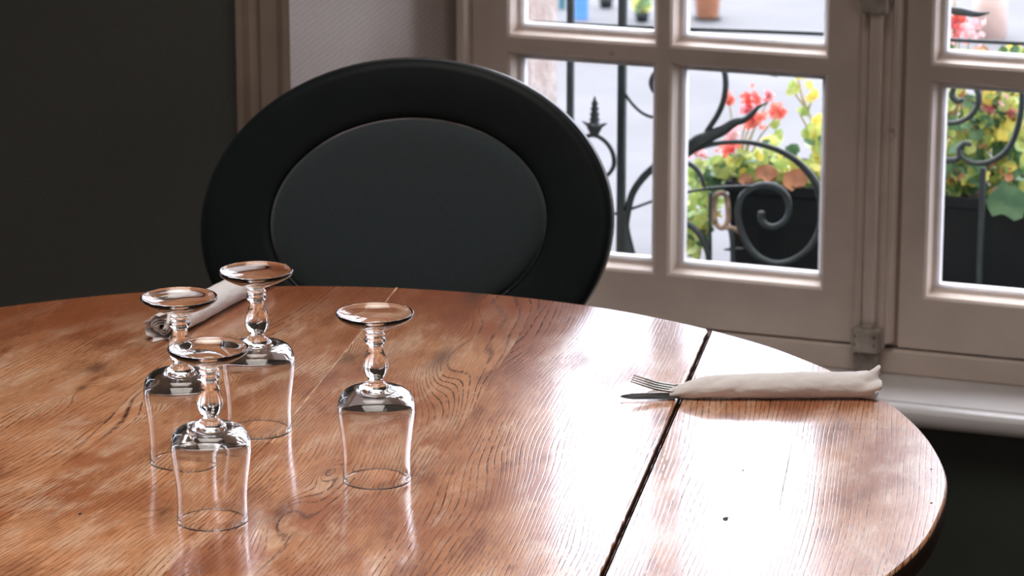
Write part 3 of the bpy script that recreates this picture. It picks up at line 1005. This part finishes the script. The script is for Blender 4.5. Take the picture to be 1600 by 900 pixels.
iron('scroll', [(1058, 256), (1075, 240), (1098, 229), (1130, 223), (1165, 222), (1200, 229), (1232, 243), (1258, 264), (1277, 292), (1284, 325), (1280, 360), (1264, 388), (1240, 406), (1213, 412),
     (1188, 403), (1168, 382), (1157, 357), (1153, 332), (1158, 310), (1172, 296), (1192, 290), (1213, 293), (1228, 306), (1233, 325), (1228, 343), (1214, 354), (1199, 353), (1190, 343), (1190, 331)],
     [12, 9, 7, 6, 6, 7, 8, 9, 10, 10, 9, 8, 8, 9, 9, 9, 9, 9, 9, 9, 10, 10, 9, 8, 8, 9, 9, 9, 9], flat=1.2)
iron('scroll', [(1056, 252), (1072, 254), (1086, 262), (1096, 276), (1100, 291)], [9, 8, 8, 7, 6])
iron('scroll', [(1056, 340), (1070, 347), (1086, 358), (1098, 374), (1106, 394), (1108, 414)], [9, 9, 10, 10, 10, 9])
iron('tie_rod', [(1110, 300), (1109, 340), (1110, 380), (1110, 412)], 5)
iron('scroll', [(1440, 184), (1458, 188), (1476, 192), (1497, 191), (1515, 182), (1527, 165), (1529, 146), (1519, 131), (1503, 127), (1491, 136), (1488, 150), (1497, 158), (1505, 155)],
     [9, 8, 7, 7, 8, 9, 10, 9, 8, 8, 10, 9, 6])
iron('scroll', [(1440, 262), (1458, 255), (1474, 251), (1492, 250), (1499, 243), (1499, 232), (1507, 224), (1517, 226)], [10, 9, 9, 9, 8, 8, 8, 7])
iron('scroll', [(1499, 240), (1508, 250), (1525, 256), (1545, 253), (1565, 243), (1580, 225), (1590, 200), (1596, 170), (1597, 140), (1592, 110), (1580, 90)], [6, 6, 7, 8, 9, 9, 9, 9, 9, 8, 7])
s_ = W(1535, 300, DRL)[0]
bm = bmesh.new(); box(bm, s_ - .0036, s_ + .0036, DRL - .004, DRL + .004, .430, W(1535, 262, DRL)[1], bev=.001)
obj('upright_bar', bm, M['iron'], rail)
iron('leaf_spear', [(1440, 12), (1470, 14), (1500, 18), (1525, 22), (1546, 20)], [7, 10, 12, 9, 2])
iron('end_bracket', [(1070, 50), (1078, 50), (1088, 50)], [9, 9, 6])
# spiral finial
fx, fz = W(929, 205, DRL)
bm = bmesh.new()
k = PXM
prof = [(0, 60), (2, 56), (3, 52), (6, 46), (4, 42), (7.5, 38), (5, 33), (8.5, 29), (6, 24), (9, 20), (7, 16), (12, 13), (14, 10), (12, 4), (8, -3), (7, -6), (10, -8), (0, -9)]
lathe(bm, [(r * k, fz + z * k) for r, z in prof], 20, center=(fx, DRL))
for j in range(4):
    a = PI / 2 * j
    c_, s2 = math.cos(a), math.sin(a)
    sweep(bm, [(fx + c_ * 8 * k, DRL + s2 * 8 * k, fz + 8 * k), (fx + c_ * 15 * k, DRL + s2 * 15 * k, fz + 12 * k), (fx + c_ * 22 * k, DRL + s2 * 22 * k, fz + 15 * k)], [4 * k, 3 * k, .5 * k], 8, 4)
obj('spiral_finial', bm, M['iron'], rail, smooth=True)
# rusty shackle on its post
sh = empty('rusty_shackle', OW, -TH)
tag(sh, 'rusty ring shackle on a small spiked post between scrolls', 'fitting')
iron('ring', [(1122, 302), (1133, 304), (1137, 322), (1137, 345), (1129, 356), (1119, 350), (1115, 330), (1116, 310), (1122, 302)], 8, d=DRL + .012, mat='rust', parent=sh)
iron('hook', [(1129, 354), (1142, 357), (1152, 360), (1158, 366)], [8, 8, 9, 7], d=DRL + .012, mat='rust', parent=sh)
iron('post', [(1143, 357), (1145, 375), (1145, 395), (1146, 420), (1146, 428)], [11, 10, 8, 10, 16], d=DRL + .012, mat='iron', parent=sh)
iron('cross_spike', [(1131, 390), (1145, 389), (1164, 389)], [2, 7, 3], d=DRL + .012, mat='iron', parent=sh)

# ================================================================== PLANTERS AND GERANIUMS
DP = .245
def planter(x0, x1, ytop, ybot, lab):
    s0 = W(x0, 400, DP)[0]; s1 = W(x1, 400, DP)[0]
    z1 = W((x0 + x1) / 2, ytop, DP)[1]; z0 = .429
    root = empty('planter_box', OW + EX * ((s0 + s1) / 2) + NX * (DP + .09), -TH)
    hw = (s1 - s0) / 2
    bm = bmesh.new()
    # open trough with lip
    def rect(ix, iy, z): return [bm.verts.new(p) for p in ((-hw + ix, -.09 + iy, z), (hw - ix, -.09 + iy, z), (hw - ix, .09 - iy, z), (-hw + ix, .09 - iy, z))]
    L = [rect(.012, .012, z0), rect(.004, .004, z1 - .016), rect(0, 0, z1 - .014), rect(0, 0, z1), rect(.006, .006, z1), rect(.010, .010, z1 - .03)]
    bm.faces.new(L[0][::-1]); bm.faces.new(L[-1])
    for A, B in zip(L, L[1:]):
        for i in range(4): bm.faces.new((A[i], A[(i + 1) % 4], B[(i + 1) % 4], B[i]))
    obj('trough', bm, M['planter'], root)
    bm = bmesh.new()
    box(bm, -hw + .011, hw - .011, -.079, .079, z1 - .029, z1 - .012)
    obj('soil', bm, M['soil'], root)
    tag(root, lab, 'planter')
    return s0, s1, z1
pl1 = planter(1131, 1345, 292, 430, 'dark planter box behind the big iron scroll in the left casement')
pl2 = planter(1420, 1800, 318, 450, 'dark planter box behind the right casement')

def leaf_mesh(bm, c, size, nrm, roll, lob=5, mat=0, cup=.25):
    """rounded lobed geranium leaf"""
    nrm = Vector(nrm).normalized()
    a = nrm.orthogonal().normalized(); b = nrm.cross(a)
    cr, sr = math.cos(roll), math.sin(roll)
    X = a * cr + b * sr; Y = -a * sr + b * cr
    cv = bm.verts.new(Vector(c) - nrm * size * cup)
    vs = []
    K = 15
    for k in range(K):
        t_ = 2 * PI * k / K
        r = size * (.80 + .20 * abs(math.cos(lob * t_ / 2))) * (.55 + .45 * min(1, abs(((t_ / PI) % 2) - 0) * 1.8) if t_ < .6 else 1)
        vs.append(bm.verts.new(Vector(c) + X * r * math.cos(t_) + Y * r * math.sin(t_) + nrm * size * .12 * math.sin(3 * t_)))
    for k in range(K):
        f = bm.faces.new((cv, vs[k], vs[(k + 1) % K])); f.material_index = mat; f.smooth = True
def rnd_n(): return Vector((random.uniform(-.8, .8), random.uniform(-1, .2), random.uniform(-.1, 1)))
LM = [M['leaf'], M['leaf_dark'], M['leaf_yellow'], M['leaf_brown']]
def geranium(base, zb, blobs, heads, lab, stems=(), seed=1, pick=(6, 2, 1, 0), size=(.008, .0135), sizes=None):
    """blobs: (x, y, rx, ry, n) leaf clouds in photo directions; heads: (x, y, r, colour)"""
    random.seed(seed)
    root = empty('geranium_plant', OW, -TH)
    tag(root, lab, 'plant')
    s0 = base
    bm = bmesh.new()
    for (x, y, rx, ry, n) in blobs:
        for _ in range(int(n * 1.9)):
            a = random.uniform(0, 2 * PI); r = math.sqrt(random.random())
            d = DP + random.uniform(.015, .15)
            s, z = W(x + rx * r * math.cos(a), y + ry * r * math.sin(a), d)
            m = random.choices((0, 1, 2, 3), pick)[0]
            leaf_mesh(bm, (s, d, z), random.uniform(*size), rnd_n(), random.uniform(0, 6.28), mat=m)
    lf = obj('leaves', bm, LM, root, recalc=False)
    lf['kind'] = 'stuff'
    bm = bmesh.new()
    for pts in stems:
        P = tr([(x, y) for x, y in pts], DP + .05)
        sweep(bm, P, [.0016] * len(P), 6, 4)
    for (x, y, r, c) in heads:
        s, z = W(x, y, DP + .05)
        sweep(bm, [(s0, DP + .07, zb - .01), ((s + s0) / 2, DP + .06, (z + zb) / 2 + .01), (s, DP + .05, z - .004)], [.0016, .0014, .001], 6, 4)
    obj('stems', bm, M['stem'], root, smooth=True)
    for (x, y, r, c) in heads:
        s, z = W(x, y, DP + .05)
        bm = bmesh.new()
        for _ in range(int(12 + r * 1.1)):
            v = Vector((random.gauss(0, 1), random.gauss(0, .7), random.gauss(0, 1))) * r * PXM * .5
            leaf_mesh(bm, Vector((s, DP + .05, z)) + v, random.uniform(.0035, .0065), rnd_n(), random.uniform(0, 6), lob=2, cup=.4)
        obj('flower_head', bm, M[c], root, recalc=False)
    return root
zb1 = pl1[2] - .02; zb2 = pl2[2] - .02
S = lambda x, y=290: W(x, y, DP + .07)[0]
geranium(S(1150), zb1, [(1120, 275, 45, 22, 44), (1165, 262, 50, 22, 46), (1210, 225, 16, 20, 6), (1100, 320, 26, 28, 26), (1085, 360, 22, 40, 30)],
         [(1140, 155, 8, 'petal'), (1172, 152, 14, 'petal'), (1168, 172, 12, 'petal_pink'), (1185, 185, 14, 'petal'), (1216, 175, 12, 'petal'), (1201, 151, 7, 'petal_pink'), (1142, 210, 12, 'petal_pink'), (1138, 236, 20, 'petal'), (1090, 238, 10, 'petal_pink'), (1172, 192, 8, 'petal')],
         'coral-flowered geranium behind the forked iron branch', [[(1100, 370), (1112, 350), (1125, 330)], [(1090, 410), (1094, 385), (1088, 365)]], 3, (6, 3, 1, 0))
geranium(S(1262), zb1, [(1250, 272, 42, 22, 50), (1278, 220, 14, 36, 12)] ,
         [], 'leafy geranium rising at the right end of the left planter box',
         [[(1272, 280), (1275, 240), (1272, 200), (1256, 160), (1247, 120)], [(1262, 200), (1250, 178)], [(1256, 165), (1238, 140)], [(1262, 175), (1270, 150)]], 5, (6, 2, 3, 0))
# single leaves climbing beside that stem
random.seed(21)
vine = empty('trailing_vine', OW, -TH); tag(vine, 'thin vine with scattered yellow-green leaves in the upper right of the pane', 'plant')
bm = bmesh.new()
for x, y, r, m in ((1212, 113, 11, 1), (1238, 140, 11, 0), (1247, 117, 9, 2), (1262, 133, 8, 2), (1270, 150, 9, 2), (1253, 176, 7, 0), (1268, 208, 11, 2), (1275, 190, 9, 2), (1256, 212, 9, 0), (1280, 235, 15, 2), (1236, 232, 12, 1), (1281, 250, 14, 2), (1210, 196, 8, 0), (1218, 212, 8, 0)):
    s, z = W(x, y, DP + .04)
    for q in range(3):
        leaf_mesh(bm, (s + random.uniform(-.004, .004), DP + .04 + q * .006, z + random.uniform(-.004, .004)), r * PXM * .95, (random.uniform(-.5, .5), -1, random.uniform(-.2, .7)), random.uniform(0, 6), mat=m)
obj('leaves', bm, LM, vine, recalc=False)
bm = bmesh.new()
sweep(bm, tr([(1276, 262), (1278, 240), (1273, 205), (1262, 170), (1250, 140), (1246, 112)], DP + .05), .0013, 6)
obj('stem', bm, M['stem'], vine, smooth=True)
# dry leaves lying in the first box
random.seed(4)
for i, (x, y, r, lab) in enumerate(((1197, 272, 20, 'curled dry brown leaf on the soil, left of the flatter one'), (1242, 281, 22, 'flat dry orange-brown leaf at the right on the soil'), (1165, 280, 12, 'small dry brown leaf leftmost on the soil'))):
    s, z = W(x, y, DP + .004)
    bm = bmesh.new()
    leaf_mesh(bm, (0, 0, 0), r * PXM, (.2, -.8, .7), i, cup=.5)
    leaf_mesh(bm, (.004, .004, -.004), r * PXM * .8, (-.3, -.4, .9), i + 2, cup=.5)
    o = obj('dry_leaf', bm, M['leaf_brown'], recalc=False)
    o.location = OW + EX * s + NX * (DP + .004) + Vector((0, 0, z)); o.rotation_euler = (0, 0, -TH)
    tag(o, lab, 'leaf', 'dry leaves in the planter')
geranium(S(1490), zb2, [(1490, 220, 55, 85, 150), (1480, 290, 40, 26, 40), (1500, 85, 45, 12, 14)],
         [(1492, 40, 20, 'petal_pink'), (1515, 45, 24, 'petal_pink'), (1478, 32, 12, 'petal_pink'), (1500, 28, 10, 'petal')],
         'tall pink-flowered geranium at the left of the right casement', [[(1490, 60), (1491, 30), (1492, 0)]], 8, (5, 3, 1, 1))
geranium(S(1570), zb2, [(1570, 200, 50, 75, 130), (1580, 285, 45, 26, 50), (1585, 85, 30, 10, 12)],
         [(1536, 137, 12, 'petal'), (1548, 140, 10, 'petal_pink'), (1546, 165, 15, 'petal_pink'), (1577, 174, 9, 'petal_pink'), (1560, 150, 8, 'petal_pink')],
         'dense pink-flowered geranium at the right edge of the picture', [[(1512, 192), (1530, 215), (1548, 240)]], 9, (5, 3, 2, 1))
# drooping leaf over the second box
bm = bmesh.new(); s, z = W(1575, 316, DP - .012)
leaf_mesh(bm, (0, 0, 0), 34 * PXM, (.1, -1, .35), .4, cup=.2)
o = obj('drooping_leaf', bm, M['leaf_dark'], recalc=False)
o.location = OW + EX * s + NX * (DP - .02) + Vector((0, 0, z)); o.rotation_euler = (0, 0, -TH)
tag(o, 'broad dark green leaf hanging over the front of the right planter box', 'leaf')

# ================================================================== STREET
SZ = -.10
bm = bmesh.new(); box(bm, -12, 16, 4.9, 26, SZ - .1, SZ)
tag(obj('ground', bm, M['street']), kind='structure')
bm = bmesh.new(); box(bm, -12, 16, 24, 24.3, SZ, 1.1)
tag(obj('wall_street', bm, M['stone']), kind='structure')
def street_thing(name, x, y, lab, cat):
    p = G(x, y, SZ)
    o = empty(name, (p.x, p.y, SZ)); tag(o, lab, cat)
    return o, (p - EYE).length / FPX
# blue bin
r_, k = street_thing('blue_bin', 908, 30, 'blurred blue bin on the street, seen between the two railing bars', 'bin')
bm = bmesh.new(); box(bm, -11 * k, 11 * k, -9 * k, 9 * k, 0, 95 * k, bev=2 * k, seg=2); obj('body', bm, M['blue'], r_)
bm = bmesh.new(); box(bm, -12.5 * k, 12.5 * k, -10 * k, 10 * k, 95.2 * k, 101 * k, bev=2 * k, seg=2); obj('lid', bm, M['planter'], r_)
# teal bollard
r_, k = street_thing('teal_post', 878, 14, 'blurred teal post on the street beside the stone jamb', 'post')
bm = bmesh.new(); lathe(bm, [(6 * k, 0), (6 * k, 90 * k), (8 * k, 92 * k), (8 * k, 96 * k), (0, 101 * k)], 20, True); obj('shaft', bm, M['teal'], r_, smooth=True)
# flower tub with dark base
r_, k = street_thing('terracotta_pot', 1105, 30, 'blurred terracotta pot on the street behind the railing', 'pot')
bm = bmesh.new(); lathe(bm, [(17 * k, 4 * k), (21 * k, 44 * k), (24 * k, 45 * k), (24 * k, 54 * k), (20 * k, 54 * k), (18 * k, 46 * k), (0, 46 * k)], 28, True); obj('pot_wall', bm, M['terracotta'], r_, smooth=True)
bm = bmesh.new(); lathe(bm, [(21 * k, 0), (23 * k, 4 * k), (16 * k, 4 * k), (0, 3 * k)], 28, True); obj('saucer', bm, M['planter'], r_, smooth=True)
# dark potted shrub pair
for (x, y, lab, sd_) in ((947, 12, 'blurred dark potted shrub on the street between the railing bars', 3), (1003, 34, 'blurred yellow-green potted shrub on the street right of the second bar', 4)):
    r_, k = street_thing('potted_shrub', x, y, lab, 'plant')
    bm = bmesh.new(); lathe(bm, [(9 * k, 0), (12 * k, 16 * k), (10 * k, 16 * k), (0, 14 * k)], 20, True); obj('pot', bm, M['planter'], r_, smooth=True)
    random.seed(sd_); bm = bmesh.new()
    for _ in range(120):
        v = Vector((random.gauss(0, 1), random.gauss(0, 1), random.gauss(0, 1))).normalized() * random.random() ** .4
        leaf_mesh(bm, (v.x * 16 * k, v.y * 14 * k, 34 * k + v.z * 22 * k), 4.5 * k, rnd_n(), random.uniform(0, 6), mat=random.choice((1, 1, 0) if sd_ == 3 else (0, 2, 1)))
    lf = obj('leaves', bm, LM, r_, recalc=False); lf['kind'] = 'stuff'
# tree-like trunk in the right casement
r_, k = street_thing('brown_post', 1545, 58, 'blurred pinkish-brown post on the street in the top of the right casement', 'post')
bm = bmesh.new(); lathe(bm, [(28 * k, 0), (25 * k, 60 * k), (23 * k, 300 * k), (0, 302 * k)], 24, True); obj('shaft', bm, paint('pinkish_brown_wood', (.42, .30, .26), .8, .15, 8), r_, smooth=True)
